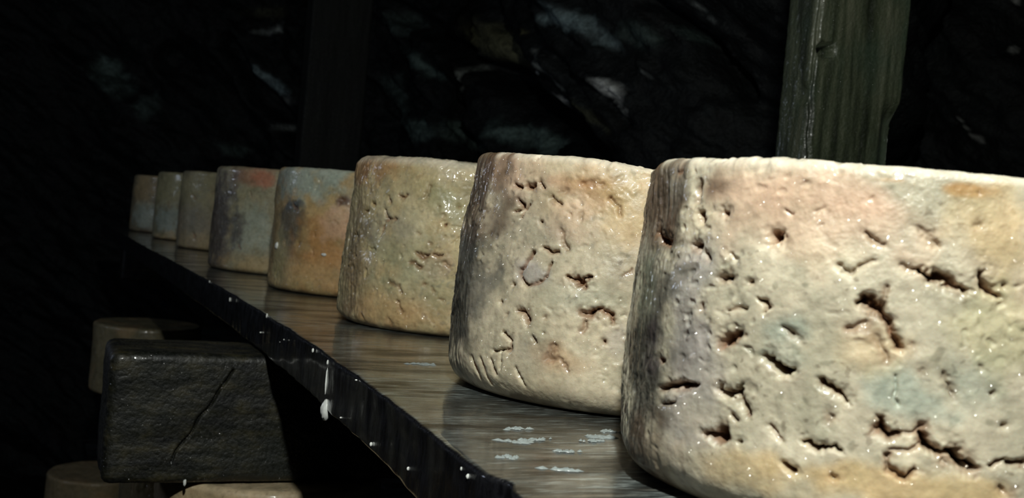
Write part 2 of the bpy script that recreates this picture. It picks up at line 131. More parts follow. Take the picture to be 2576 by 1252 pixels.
def coords(nt, sx=1, sy=1, sz=1, rot=(0, 0, 0)):
    t = N(nt, 'ShaderNodeTexCoord'); m = N(nt, 'ShaderNodeMapping'); m.inputs['Scale'].default_value = (sx, sy, sz)
    m.inputs['Rotation'].default_value = rot
    nt.links.new(t.outputs['Object'], m.inputs['Vector']); return m.outputs[0]
def bump(nt, h, strength, dist, prev=None):
    b = N(nt, 'ShaderNodeBump'); b.inputs['Strength'].default_value = strength; b.inputs['Distance'].default_value = dist
    nt.links.new(h, b.inputs['Height'])
    if prev is not None: nt.links.new(prev, b.inputs['Normal'])
    return b.outputs[0]

def mat_cheese():
    m, nt, p = nodes('wet cheese rind'); L = nt.links.new
    at = N(nt, 'ShaderNodeAttribute', attribute_name='rind'); v = coords(nt)
    n1 = noise(nt, v, 260, 4); n2 = noise(nt, v, 60, 4); n3 = noise(nt, v, 900, 2)
    c = mix(nt, 1., at.outputs['Color'], ramp(nt, n1, [(.25, (.80, .78, .76)), (.6, (1.05, 1.05, 1.04))]), 'MULTIPLY')
    c = mix(nt, 1., c, ramp(nt, n2, [(.3, (.84, .86, .84)), (.62, (1.08, 1.06, 1.04))]), 'MULTIPLY')
    L(c, p.inputs['Base Color'])
    L(ramp(nt, n2, [(.35, .40), (.65, .62)]), p.inputs['Roughness'])
    p.inputs['Subsurface Weight'].default_value = .30; p.inputs['Subsurface Radius'].default_value = (1, .45, .2); p.inputs['Subsurface Scale'].default_value = .004
    p.inputs['Specular IOR Level'].default_value = .5
    cw = ramp(nt, at.outputs['Alpha'], [(0, .10), (.7, .55), (1., .9)]); p.inputs['Coat Roughness'].default_value = .09
    b = bump(nt, n1, .40, .0008); b = bump(nt, n3, .30, .0003, b); L(b, p.inputs['Normal'])
    vo = N(nt, 'ShaderNodeTexVoronoi', feature='F1'); vo.inputs['Scale'].default_value = 230; L(v, vo.inputs['Vector'])
    drop = ramp(nt, vo.outputs['Distance'], [(.0, 1.), (.16, .85), (.30, .35), (.42, 0.)])
    ad = N(nt, 'ShaderNodeMath', operation='MULTIPLY_ADD'); L(at.outputs['Alpha'], ad.inputs[0]); ad.inputs[1].default_value = .45; L(noise(nt, v, 48, 3), ad.inputs[2])
    msk = mix(nt, 1., ramp(nt, ad.outputs[0], [(.64, 0.), (.78, 1.)]), drop, 'MULTIPLY')
    cb = bump(nt, noise(nt, v, 330, 2), .35, .0007); L(bump(nt, msk, 1., .0018, cb), p.inputs['Coat Normal'])
    L(mix(nt, 1., cw, msk, 'LIGHTEN'), p.inputs['Coat Weight'])
    return m
def mat_board():
    m, nt, p = nodes('wet dark shelf wood'); L = nt.links.new
    v = coords(nt, 22, 170, 60, (0, 0, .10)); v2 = coords(nt, 60, 420, 120, (0, 0, .16)); v3 = coords(nt, 13, 42, 20, (0, 0, .1))
    g = noise(nt, v, 1, 6, .7); g2 = noise(nt, v2, 1, 5, .65); big = noise(nt, v3, 1, 3)
    c = ramp(nt, g, [(.37, (.004, .0035, .003)), (.48, (.012, .010, .007)), (.56, (.042, .036, .027)), (.66, (.13, .117, .09))])
    c = mix(nt, ramp(nt, big, [(.40, 0.), (.52, .92)]), c, ramp(nt, g2, [(.36, (.010, .012, .013)), (.52, (.085, .098, .095)), (.64, (.34, .38, .36))]))
    c = mix(nt, ramp(nt, noise(nt, v3, .45, 3), [(.42, .0), (.60, .7)]), c, (.010, .009, .008))
    white = mix(nt, 1., ramp(nt, g2, [(.58, 0.), (.68, 1.)]), ramp(nt, noise(nt, v3, 2.3, 3), [(.52, 0.), (.62, 1.)]), 'MULTIPLY')
    c = mix(nt, white, c, (.36, .39, .37))
    # the sawn front edge is coloured near black
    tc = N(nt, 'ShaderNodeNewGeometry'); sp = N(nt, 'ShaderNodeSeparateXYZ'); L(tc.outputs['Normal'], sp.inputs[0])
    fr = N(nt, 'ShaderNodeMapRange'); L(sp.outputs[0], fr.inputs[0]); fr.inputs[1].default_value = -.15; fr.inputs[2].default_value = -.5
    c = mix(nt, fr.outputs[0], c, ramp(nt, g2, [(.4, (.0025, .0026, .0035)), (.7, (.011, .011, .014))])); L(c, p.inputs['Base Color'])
    L(ramp(nt, g, [(.38, .20), (.62, .60)]), p.inputs['Roughness']); p.inputs['Specular IOR Level'].default_value = .28
    L(ramp(nt, mix(nt, .5, g, big), [(.40, .15), (.54, 1.)]), p.inputs['Coat Weight']); p.inputs['Coat Roughness'].default_value = .06
    b = bump(nt, g, .5, .0022); b = bump(nt, g2, .5, .0012, b); L(b, p.inputs['Normal']); L(bump(nt, g, .12, .0010), p.inputs['Coat Normal'])
    return m
def mat_timber(name, dark, mid, lite, stretch, rough, bumpd, rot=(0, 0, 0), wet=.5):
    m, nt, p = nodes(name); L = nt.links.new
    v = coords(nt, *stretch, rot); v2 = coords(nt)
    g = noise(nt, v, 1, 5, .6); s = noise(nt, v2, 300, 3); big = noise(nt, v2, 11, 3)
    c = ramp(nt, g, [(.38, dark), (.52, mid), (.66, lite)])
    c = mix(nt, ramp(nt, big, [(.45, 0.), (.65, .55)]), c, (mid[0]*.7, mid[1]*1.0, mid[2]*1.15)); L(c, p.inputs['Base Color'])
    L(ramp(nt, s, [(.4, rough), (.65, rough+.25)]), p.inputs['Roughness'])
    p.inputs['Coat Weight'].default_value = wet; p.inputs['Coat Roughness'].default_value = .09
    b = bump(nt, g, .5, bumpd*.6); b = bump(nt, s, .7, bumpd, b); L(b, p.inputs['Normal'])
    s2 = noise(nt, coords(nt, 150, 200, 330 if stretch[0] < 20 else 120), 1, 3); cb = bump(nt, s2, .5, bumpd)
    vo = N(nt, 'ShaderNodeTexVoronoi', feature='F1'); vo.inputs['Scale'].default_value = 260; L(v2, vo.inputs['Vector'])
    drop = ramp(nt, vo.outputs['Distance'], [(.0, 1.), (.16, .8), (.30, .3), (.40, 0.)])
    msk = mix(nt, 1., ramp(nt, noise(nt, v2, 40, 4), [(.44, 0.), (.52, 1.)]), drop, 'MULTIPLY')
    L(bump(nt, msk, 1., .0016, cb), p.inputs['Coat Normal']); L(mix(nt, 1., (wet*.5,)*3, msk, 'LIGHTEN'), p.inputs['Coat Weight'])
    return m
def mat_rock(name='damp cave rock'):
    m, nt, p = nodes(name); L = nt.links.new
    at = N(nt, 'ShaderNodeAttribute', attribute_name='rind'); v = coords(nt)
    n1 = noise(nt, v, 14, 6, .65); n2 = noise(nt, v, 70, 5, .65)
    c = mix(nt, 1., at.outputs['Color'], ramp(nt, n1, [(.3, .35), (.65, 1.35)]), 'MULTIPLY')
    c = mix(nt, 1., c, ramp(nt, n2, [(.3, .45), (.65, 1.3)]), 'MULTIPLY'); L(c, p.inputs['Base Color'])
    p.inputs['Roughness'].default_value = .55; p.inputs['Specular IOR Level'].default_value = .4
    b = bump(nt, n1, .8, .03); b = bump(nt, n2, .7, .008, b); L(b, p.inputs['Normal'])
    return m
def mat_plain(name, colr, rough, spec=.5, sss=0):
    m, nt, p = nodes(name); v = coords(nt); n = noise(nt, v, 300, 3)
    nt.links.new(ramp(nt, n, [(.3, tuple(c*.8 for c in colr)), (.65, colr)]), p.inputs['Base Color']); p.inputs['Roughness'].default_value = rough
    p.inputs['Specular IOR Level'].default_value = spec
    return m
CHEESE = mat_cheese(); WOOD = mat_board(); ROCK = mat_rock()
BEAM = mat_timber('black mouldy beam wood', (.002, .0025, .0018), (.010, .010, .005), (.036, .031, .014), (40, 90, 90), .45, .0012, wet=.55)
DARKPOST = mat_timber('near-black post wood', (.002, .003, .002), (.004, .0055, .004), (.008, .010, .008), (60, 60, 6), .65, .0016, wet=.0)  # much darker tones, used for the far upright
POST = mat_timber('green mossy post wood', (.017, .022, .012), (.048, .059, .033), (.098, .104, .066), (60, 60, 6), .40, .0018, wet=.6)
SMEAR = mat_plain('wet milky smear', (.33, .37, .36), .25)
CURD = mat_plain('white curd', (.80, .82, .78), .3)

# ------------------------------------------------------------------ setting: cave shell
def catmull(P, n=24):
    P = [np.array(p, float) for p in P]; P = [2*P[0]-P[1]]+P+[2*P[-1]-P[-2]]; o = []
    for i in range(1, len(P)-2):
        for t in np.arange(n)/n:
            a, b, c, d = P[i-1:i+3]
            o.append(.5*((2*b)+(c-a)*t+(2*a-5*b+4*c-d)*t*t+(3*b-a-3*c+d)*t**3))
    o.append(P[-2]); return np.array(o)
ROCKCOL = {'g': (.20, .29, .26), 'b': (.36, .48, .49), 'p': (.50, .55, .52), 'w': (.80, .82, .78), 'o': (.20, .20, .11), 'y': (.55, .52, .25)}
def build_wall():
    pp = catmull([(2.5,-1.2),(2.5,0.6),(2.35,1.6),(1.95,1.95),(1.5,1.62),(1.28,1.9),(1.2,2.4),(1.22,3.0),(1.1,3.6),(.8,4.2),(.3,4.5),(-.4,4.6),(-1.7,4.4)])
    ss = np.r_[0, np.cumsum(np.hypot(*np.diff(pp, axis=0).T))]
    NS, NZ = 620, 260
    s = np.linspace(0, ss[-1], NS); X = np.interp(s, ss, pp[:, 0]); Y = np.interp(s, ss, pp[:, 1])
    tx, ty = np.gradient(X), np.gradient(Y); l = np.hypot(tx, ty); nx, ny = -ty/l, tx/l          # towards the room
    if nx[NS//2] > 0: nx, ny = -nx, -ny
    z = np.linspace(-CZ-.05, 1.35, NZ)
    S, Z = np.meshgrid(s, z, indexing='ij'); S, Z = S.ravel(), Z.ravel()
    q = np.c_[S*.8+Z*.6, (Z*.8-S*.6)*3.0, np.full_like(S, 3.1)]                                    # dipping strata
    d = .13*fbm(q*1.3, 2) + .05*np.abs(fbm(q*3.2+5, 3)) + .022*fbm(q*9+9, 3) + .008*fbm(q*25, 2)
    warp = .05*perlin(np.c_[S*6, Z*6, S*0+2.2])
    for pts, ws, dep in CREVICES:
        k = seg_dist(S+warp, Z+warp*.6, pts, ws); d -= dep*(1-sstep(.35, 1.25, k))
    base = np.array((.012, .015, .015))
    c = np.repeat(base[None], len(S), 0)*(1+.5*perlin(q*2))[:, None]
    wx = .30*fbm(np.c_[S*22, Z*22, S*0+8], 3)
    for s0, z0, ux, uz, vx, vz, k, st in WALLBLOBS:
        det = ux*vz-uz*vx; ds, dz = S-s0, Z-z0
        a = (ds*vz-dz*vx)/det; b = (ux*dz-uz*ds)/det
        m = (1-sstep(.45, 1.25, np.hypot(a, b)+wx*1.6))*st
        c = c*(1-m[:, None])+np.array(ROCKCOL[k])*m[:, None]
    j = np.repeat(np.arange(NS), NZ)
    V = np.c_[X[j]+nx[j]*d, Y[j]+ny[j]*d, Z+CZ]
    a = (np.arange(NS-1)[:, None]*NZ+np.arange(NZ-1)).reshape(-1)
    me = mesh_np('wall_back', V, np.stack([a, a+NZ, a+NZ+1, a+1], -1), col=c, mat=ROCK)
    ob('wall_back', me, label='dark damp cave rock wall with pale mould patches behind the cheese shelf', kind='structure')
build_wall()
def rock_sheet(name, x0, x1, y0, y1, z, flip, label, amp=.05):
    n = 90; x = np.linspace(x0, x1, n); y = np.linspace(y0, y1, n); X, Y = np.meshgrid(x, y, indexing='ij'); X, Y = X.ravel(), Y.ravel()
    p = np.c_[X*2, Y*2, X*0+z]; d = amp*fbm(p, 4)
    c = np.repeat(np.array([[.018, .02, .018]]), len(X), 0)
    a = (np.arange(n-1)[:, None]*n+np.arange(n-1)).reshape(-1)
    q = np.stack([a, a+n, a+n+1, a+1], -1)
    if flip: q = q[:, ::-1]
    ob(name, mesh_np(name, np.c_[X, Y, z+d], q, col=c, mat=ROCK), label=label, kind='structure')
rock_sheet('floor', -1.9, 2.7, -1.4, 4.9, -.06, False, 'dark uneven rock floor of the cave')
rock_sheet('ceiling', -1.9, 2.7, -1.4, 4.9, 2.5, True, 'dark rough rock ceiling of the cave', .08)
def wall_left():
    n = 90; y = np.linspace(-1.4, 4.9, n); z = np.linspace(-.1, 2.55, n); Y, Z = np.meshgrid(y, z, indexing='ij'); Y, Z = Y.ravel(), Z.ravel()
    d = .08*fbm(np.c_[Y*2, Z*2, Y*0+4], 4); a = (np.arange(n-1)[:, None]*n+np.arange(n-1)).reshape(-1)
    ob('wall_left', mesh_np('wall_left', np.c_[-1.8+d, Y, Z], np.stack([a, a+n, a+n+1, a+1], -1), col=np.repeat(np.array([[.018, .02, .018]]), n*n, 0), mat=ROCK),
       label='dark rock wall on the aisle side of the cave', kind='structure')
wall_left()

# ------------------------------------------------------------------ timbers: rounded bar along x, y or z
def bar(name, axis, size, nlen, nper, rad, disp, mat, front=None, stations=None, around=None):
    """bar of size (x,y,z) with its minimum corner at the origin; disp(P, Nrm) -> inward/outward offset"""
    ax = 'xyz'.index(axis); o1, o2 = [k for k in range(3) if k != ax]
    if ax == 1: o1, o2 = 2, 0
    A, B, Ln = size[o1], size[o2], size[ax]
    t = np.linspace(0, 2*(A+B), nper, endpoint=False) if around is None else np.asarray(around)
    nper = len(t); pa = np.zeros(nper); pb = np.zeros(nper)
    for i, v in enumerate(t):
        if v < A: pa[i], pb[i] = v, 0
        elif v < A+B: pa[i], pb[i] = A, v-A
        elif v < 2*A+B: pa[i], pb[i] = A-(v-A-B), B
        else: pa[i], pb[i] = 0, B-(v-2*A-B)
    ca, cb = np.clip(pa, rad, A-rad), np.clip(pb, rad, B-rad)
    da, db = pa-ca, pb-cb; l = np.hypot(da, db)+1e-12
    na = np.where(l > 1e-9, da/l, 0); nb = np.where(l > 1e-9, db/l, 0)
    ra = ca+na*rad; rb = cb+nb*rad
    ends = [rad*(1-math.cos(x)) for x in (0, .5, 1., 1.5708)]; ins = [rad*(1-math.sin(x)) for x in (0, .5, 1., 1.5708)]
    lv = np.concatenate([ends[:3], (stations(nlen) if stations else np.linspace(rad, Ln-rad, nlen)), [Ln-e for e in ends[2::-1]]])
    nm = len(lv)-6; iv = np.concatenate([ins[:3], np.zeros(nm), ins[2::-1]])
    en = np.concatenate([[-math.cos(x) for x in (0, .5, 1.)], np.zeros(nm), [math.cos(x) for x in (1., .5, 0)]])
    nlen = len(lv)-6; P, Nn = [], []
    for L_, I_, E_ in zip(lv, iv, en):
        q = np.zeros((nper, 3)); n = np.zeros((nper, 3)); k = math.sqrt(max(0, 1-E_*E_))
        q[:, o1] = ra-na*I_; q[:, o2] = rb-nb*I_; q[:, ax] = L_
        n[:, o1] = na*k; n[:, o2] = nb*k; n[:, ax] = E_; P.append(q); Nn.append(n)
    nv = len(lv); P = np.concatenate(P); Nn = np.concatenate(Nn)
    quads = tube_grid(nper, nv)
    # end caps: shrinking rings
    caps_q, caps_t = [], []
    for side, v0 in ((0, 0), (1, nv-1)):
        ring = np.arange(nper)+v0*nper; ctr = np.zeros(3); ctr[o1], ctr[o2], ctr[ax] = A/2, B/2, (0, Ln)[side]
        prev = ring
        for f in (.8, .55, .3):
            q = ctr+(P[ring]-ctr)*f; n = np.zeros((nper, 3)); n[:, ax] = (-1, 1)[side]
            idx = len(P)+np.arange(nper); P = np.concatenate([P, q]); Nn = np.concatenate([Nn, n])
            a, b = prev, np.roll(prev, -1); c, d = np.roll(idx, -1), idx
            caps_q.append(np.stack([a, b, c, d], -1) if side else np.stack([d, c, b, a], -1)); prev = idx
        ci = len(P); P = np.concatenate([P, ctr[None]]); n = np.zeros((1, 3)); n[0, ax] = (-1, 1)[side]; Nn = np.concatenate([Nn, n])
        a, b = prev, np.roll(prev, -1); cc = np.full(nper, ci)
        caps_t.append(np.stack([a, b, cc], -1) if side else np.stack([b, a, cc], -1))
    V = P.copy()
    if disp: V = V+Nn*disp(P)[:, None]
    if front: V = front(V, P)
    quads = np.concatenate([quads]+caps_q); tris = np.concatenate(caps_t)
    # make the winding point outwards
    v0, v1, v2 = V[quads[:, 0]], V[quads[:, 1]], V[quads[:, 2]]
    vol = np.einsum('ij,ij->i', np.cross(v1-v0, v2-v0), v0-np.array([A, B, Ln])*0-V.mean(0)).sum()
    if vol < 0: quads, tris = quads[:, ::-1], tris[:, ::-1]
    return mesh_np(name, V, quads, tris, mat=mat)

# shelf boards (along y); the front edge wanders a little
EY = [-.6,.312,.351,.399,.491,.617,.69,.8,.9,1.0,1.125,1.4,1.6,1.9,3.3]; EX = [.140,.150,.152,.155,.161,.167,.169,.173,.174,.174,.175,.172,.170,.164,.150]
BT = .033
def shelf_board(z, y0, y1, fine, label, seed):
    Ln = y1-y0; x0, x1 = .165, .60
    def disp(P):
        return .0009*fbm(np.c_[P[:, 0]*30, P[:, 1]*9, P[:, 2]*30+seed], 3)*(np.abs(P[:, 0]) < .30)*np.where(P[:, 2] > BT-.0005, .35, 1) - .0004
    def front(V, P):
        k = 1-np.clip(P[:, 0]/.06, 0, 1); yw = P[:, 1]+y0
        e = np.interp(yw, EY, EX)-x0 + .0016*perlin(np.c_[yw*14, yw*0+seed, yw*0]) + .0007*perlin(np.c_[yw*60, yw*0+seed, yw*0+P[:, 2]*25])
        if fine:      # the bite out of the front edge
            e = e + .0045*np.exp(-((yw-.330)/.008)**2)*np.clip((P[:, 2]-BT*.35)/(BT*.4), 0, 1)
        V = V.copy(); V[:, 0] += k*e; return V
    me = bar('shelf_board', 'y', (x1-x0, Ln, BT), 700 if fine else 160, 130 if fine else 60, .0022, disp, WOOD, front, (lambda n: np.unique(np.concatenate([np.linspace(.0022, .82, 60), np.linspace(.82, 1.6, 420), np.linspace(1.6, Ln-.0022, 160)]))) if fine else None,
             np.unique(np.round(np.concatenate([np.linspace(0, BT, 26), BT+np.linspace(0, .02, 18), BT+np.linspace(.02, .25, 44 if fine else 12), np.linspace(BT+.25, 2*(x1-x0)+2*BT-.02, 24), 2*(x1-x0)+2*BT-np.linspace(.02, .0008, 10)]), 6)))
    return ob('shelf_board', me, loc=(x0, y0, z-BT), label=label, cat='shelf', group='cheese shelf boards')
top_board = shelf_board(BOARD, -.55, 3.25, True, 'wet dark wooden shelf board carrying the main row of cheeses', 1.)
L2, L3 = BOARD-.291, BOARD-.637
shelf_board(L2, .55, 3.25, False, 'shadowed lower shelf board just beneath the top shelf', 2.)
shelf_board(L3, 1.2, 3.25, False, 'lowest shelf board at the bottom left, lost in the dark', 3.)

# white drips and curd crumbs stuck to the upper board's front edge
def blob_mesh(name, rx, ry, rz, seed, n=14):
    u = np.linspace(0, 2*np.pi, n, endpoint=False); v = np.linspace(.0, np.pi, n//2+1)[1:-1]
    P = np.array([[math.sin(b)*math.cos(a), math.sin(b)*math.sin(a), math.cos(b)] for b in v[::-1] for a in u])
    P = np.concatenate([P, [[0, 0, -1], [0, 0, 1]]]); r = 1+.28*perlin(P*1.6+seed)
    V = P*r[:, None]*np.array([rx, ry, rz]); nv = len(v)
    q = tube_grid(n, nv); i = np.arange(n); j = (i+1) % n; b0, t0 = len(P)-2, len(P)-1
    t = np.concatenate([np.stack([j, i, np.full(n, b0)], -1), np.stack([i+(nv-1)*n, j+(nv-1)*n, np.full(n, t0)], -1)])
    return mesh_np(name, V, q, t, mat=CURD)
def edge_x(y): return float(np.interp(y, EY, EX))
for k, (y, zr, ry, rz, nm) in enumerate([(.6260,-.1222,.0042,.0064,'curd_drip'),(.6320,-.1050,.0009,.0085,'curd_trail'),(.6330,-.0935,.0014,.0028,'curd_drip'),(1.0583,-.0959,.0024,.0038,'curd_drip'),
        (.8636,-.0900,.0012,.0035,'curd_crumb'),(.6785,-.0925,.0022,.0028,'curd_crumb'),(.8855,-.1069,.0011,.0012,'curd_crumb'),(1.2025,-.0900,.0025,.0025,'curd_crumb'),(.5120,-.1175,.0010,.0022,'curd_crumb'),
        (.4397,-.1121,.0010,.0016,'curd_crumb'),(.785,-.0995,.0010,.0010,'curd_crumb'),(.80,-.1035,.0014,.0012,'curd_crumb'),(.585,-.1185,.0008,.0009,'curd_crumb'),(.556,-.0915,.0013,.0010,'curd_crumb'),(.3655,-.0935,.0011,.0016,'curd_crumb'),(.3580,-.0945,.0010,.0018,'curd_crumb')]):
    sc_ = 1. if k == 0 else .55
    o = ob(nm, blob_mesh(nm, (.0034 if k == 0 else .0014*sc_), ry*sc_, rz*(1. if k < 2 else sc_), k*3.7), parent=top_board)
    o.location = (edge_x(y)-.165, y+.55, zr+.0893+BT)
def smear_mesh(lx, ly, seed):
    rr = random.Random(seed); n = 12; u = np.linspace(0, 2*np.pi, n, endpoint=False); V, T = [], []
    for q in range(16):
        cx, cy = rr.gauss(0, .45)*lx, rr.gauss(0, .45)*ly; a, b = rr.uniform(.08, .32)*lx, rr.uniform(.10, .35)*ly; rot = rr.gauss(0, .25)
        w = 1+.7*perlin(np.c_[np.cos(u)*1.4, np.sin(u)*1.4, u*0+seed+q*3.3]); px, py = np.cos(u)*a*w, np.sin(u)*b*w
        X, Y = cx+px*math.cos(rot)-py*math.sin(rot), cy+px*math.sin(rot)+py*math.cos(rot); o = len(V)
        V += [[i, j, -.0003] for i, j in zip(X, Y)]+[[cx, cy, .0005+.0003*rr.random()]]; T += [[o+i, o+(i+1) % n, o+n] for i in range(n)]
    return mesh_np('curd_smear', np.array(V), np.zeros((0, 4), int), np.array(T), mat=SMEAR)
for k, (x, y, rx, ry) in enumerate([(.186,.395,.010,.0035),(.200,.398,.008,.0025),(.234,.404,.011,.0035),(.227,.396,.006,.0025),(.186,.3470,.010,.0020),(.222,.611,.011,.0040),(.2005,.420,.007,.0022),(.246,.415,.006,.0022),(.205,.376,.006,.0018),(.172,.367,.006,.003)]):
    o = ob('curd_smear', smear_mesh(rx, ry, 50+k*2.1), parent=top_board); o.location = (x-.165, y+.55, BT-.0001); o.rotation_euler = (0, 0, (-.12+.1*math.sin(k*2.3)) if k != 4 else -.5)

# ------------------------------------------------------------------ cross beams and uprights
def beam_disp(seed, crack=False):
    def f(P):
        d = .0008*fbm(np.c_[P[:, 0]*16, P[:, 1]*40, P[:, 2]*40+seed], 3) + .00018*perlin(P*np.array([150, 200, 230])+seed)
        if crack:
            k = seg_dist(P[:, 0]+.003*perlin(P*60), P[:, 2], [(.0964,.0937),(.0769,.0604),(.060,.035),(.052,.018)], [.0011,.0011,.0008,.0005])
            d = d-.006*(1-sstep(.4, 1.2, k))*(P[:, 1] < .02)
        return d
    return f
def cross_beam(loc, size, label, crack=False, seed=0.):
    me = bar('cross_timber', 'x', size, 420 if crack else 90, 300 if crack else 80, .007, beam_disp(seed, crack), BEAM, None, (lambda n: np.unique(np.concatenate([np.linspace(.007, .165, 230), np.linspace(.165, size[0]-.007, 50)]))) if crack else None)
    return ob('cross_timber', me, loc=loc, label=label, cat='beam', group='shelf support beams')
zb = BOARD-BT
beam = cross_beam((.055, .866, zb-.1085), (.645, .088, .1065), 'thick wet black beam end jutting out under the top shelf board', True, 3.)
o = ob('curd_drip', blob_mesh('curd_drip', .0013, .0013, .0028, 91.), parent=beam); o.location = (.0645, .001, .001)
def post_disp(seed):
    def f(P):
        d = .0014*fbm(np.c_[P[:, 0]*18, P[:, 1]*18, P[:, 2]*2.2+seed], 2) + .0007*fbm(np.c_[P[:, 0]*110, P[:, 1]*110, P[:, 2]*9+seed], 3) + .0006*perlin(P*140)
        if seed == 1.:
            k = np.hypot((P[:, 0]-.016)/.012, (P[:, 2]-CZ-.2425)/.0075); d = d-.040*(1-sstep(.6, 1.05, k))*(P[:, 1] < .02)      # knot hole
            d = d-.011*(P[:, 0] > .095)*sstep(.015, -.015, P[:, 2]-CZ-.192)*sstep(.095, .112, P[:, 0])                    # split-off edge
            k = seg_dist(P[:, 0]+.004*perlin(P*30), P[:, 2]-CZ, [(.004,.3),(.002,.2),(.006,.12),(.003,.05)], [.002]*4); d = d-.004*(1-sstep(.4, 1.2, k))*(P[:, 1] < .02)
        return d
    return f
def upright(loc, size, label, seed, fine, mat=None):
    me = bar('upright_post', 'z', size, 700 if fine else 240, 220 if fine else 110, .006, post_disp(seed), mat or POST)
    return ob('upright_post', me, loc=loc, label=label, cat='post', group='timber uprights behind the shelf')
upright((.70, .846, -.03), (.126, .050, 2.55), 'mossy green wooden upright standing behind the nearest cheese', 1., True)
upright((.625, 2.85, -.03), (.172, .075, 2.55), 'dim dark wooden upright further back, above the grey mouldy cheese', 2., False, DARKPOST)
cross_beam((.19, 2.86, zb-.102), (.43, .088, .10), 'far beam under the top shelf, hidden in the dark', False, 5.)
for z in (L2-BT, L3-BT):
    for y, x0, x1 in ((.866, .10, .70), (2.86, .19, .625)):
        if z < L2-.1 and y < 1: y += .45
        cross_beam((x0, y, z-.102), (x1-x0 if y != 1.316 else .5, .088, .10), 'beam under the %s shelf, %s' % (('lower', 'lowest')[z < L2-.1], ('near end' , 'far end')[y > 2]), False, 7.+y)

# ------------------------------------------------------------------ cheese wheels
RIND = {'blue': (.38,.43,.36), 'pink': (.66,.44,.31), 'rust': (.50,.25,.085), 'tan': (.58,.42,.21), 'olive': (.42,.39,.21), 'lav': (.47,.43,.40), 'pale': (.66,.58,.42),  # lav on the nearest wheel paints in the cool sheen of its left band
        'grey': (.085,.080,.062), 'purple': (.055,.042,.042), 'brown': (.125,.075,.042), 'greyp': (.33,.30,.24), 'green': (.40,.42,.28), 'blueg': (.38,.43,.37), 'navy': (.07,.10,.12), 'red': (.50,.20,.12)}  # grey, brown, purple: dark rind, plus shade painted on the wheels' left sides
def cheese_wheel(loc, R, H, rb, rt, res, base, seed, pits=(), blobs=(), label='', group='', rough=1., taper=0., wr=None, slope=0., crease=None):
    """res = mesh spacing (m) on the side that faces the aisle"""
    face = math.degrees(math.atan2(-loc[1], -loc[0])); 
    if face > 0: face -= 360
    n1 = int(math.radians(200)*R/res); n2 = 50
    th = np.concatenate([face+np.linspace(-100, 100, n1, endpoint=False), face+np.linspace(100, 260, n2, endpoint=False)])
    th = np.where(th > 0, th-360, th); th = np.where(th < -360, th+360, th)
    prof = []                                          # r, z, nr, nz, arc-height for features
    for r in np.linspace(.02, R-rb, 8)[:-1]: prof.append((r, 0, 0, -1, 0))
    nb = max(5, int(1.57*rb/res))
    for a in np.linspace(0, math.pi/2, nb, endpoint=False): prof.append((R-rb+rb*math.sin(a), rb-rb*math.cos(a), math.sin(a), -math.cos(a), 1))
    for z in np.linspace(rb, H-rt, int((H-rb-rt)/res), endpoint=False): prof.append((R, z, 1, 0, 1))
    nt_ = max(5, int(1.57*rt/res))
    for a in np.linspace(0, math.pi/2, nt_, endpoint=False): prof.append((R-rt+rt*math.cos(a), H-rt+rt*math.sin(a), math.cos(a), math.sin(a), 1))
    for r in np.linspace(R-rt, .02, 34): prof.append((r, H, 0, 1, 1))
    pr = np.array(prof); nu, nv = len(th), len(pr)
    T = np.tile(th, nv); j = np.repeat(np.arange(nv), nu); r, z, nr, nz, on = pr[j].T
    t = np.radians(T); bulge = taper*np.clip(z/H, 0, 1)**3
    X = np.c_[(r+bulge)*np.cos(t), (r+bulge)*np.sin(t), z]; Nn = np.c_[nr*np.cos(t), nr*np.sin(t), nz]
    q = X+np.array([seed*3.1, seed*1.7, seed])
    fade = on*sstep(0, .010, z)
    d = rough*((.0010+.0009*nr)*fbm(q*22, 2) + .00032*fbm(q*85, 3) + .00012*fbm(q*380, 2))
    clus = sstep(-.15, .45, fbm(q*24+9, 2))
    d -= rough*clus*(.0008*sstep(.30, .75, perlin(q*120)) + .0007*sstep(.30, .7, perlin(q*270+3)) - .0005*sstep(.3, .7, perlin(q*200+13)))             # crumbly dimples
    gran = rough*.00025*np.abs(perlin(q*700)); d += gran*sstep(0, .5, perlin(q*22+4))
    side = (nr > .5)
    if crease:                                          # the flattened facet where the wheel leant on its neighbour
        c0, ca, wl, wr_ = crease; dt = T-c0; d += ca*np.clip(1-np.where(dt < 0, -dt/wl, dt/wr_), 0, 1)*sstep(0, .02, z)*nr
    # vertical cloth wrinkles
    if wr:
        a0, a1, am = wr; m = sstep(a0-6, a0+6, T)*(1-sstep(a1-6, a1+6, T))
        qq = np.c_[T*.42+1.3*perlin(q*28), z*55+perlin(q*40), np.full_like(z, seed)]; d += m*am*fbm(qq, 3)*nr
    c = np.repeat(np.array(base)[None], len(X), 0).astype(float)
    lum = 1+.16*fbm(q*20+3, 3)+.10*perlin(q*120+1); c *= lum[:, None]
    warm = sstep(.1, .6, fbm(q*14+31, 2))*.25; c = c*(1-warm[:, None])+np.array((.58,.36,.17))*warm[:, None]
    spk = sstep(.32, .62, perlin(q*240+21))*sstep(-.2, .4, fbm(q*20+61, 2))*.62; c = c*(1-spk[:, None])+np.array((.26,.24,.17))*spk[:, None]
    por = sstep(.42, .60, perlin(q*430+27))*sstep(-.1, .3, perlin(q*60+33))*.55; c = c*(1-por[:, None])+np.array((.17,.13,.085))*por[:, None]
    wet = .55+.5*fbm(q*30+55, 2)
    s = t*R*1000; zz = z*1000; wob = fbm(q*55+70, 3)
    for th0, z0, rs, rz, key, st in blobs:
        k = np.hypot((s-math.radians(th0)*R*1000)/rs, (zz-z0)/rz)+.55*wob
        m = st*(1-sstep(*((.55, 1.1) if key in ('grey', 'brown') else (.35, 1.2)), k)); c = c*(1-m[:, None])+np.array(RIND[key])*m[:, None]*(lum*.6+.4)[:, None]
        if key in ('lav', 'greyp'): wet = wet+m*.7
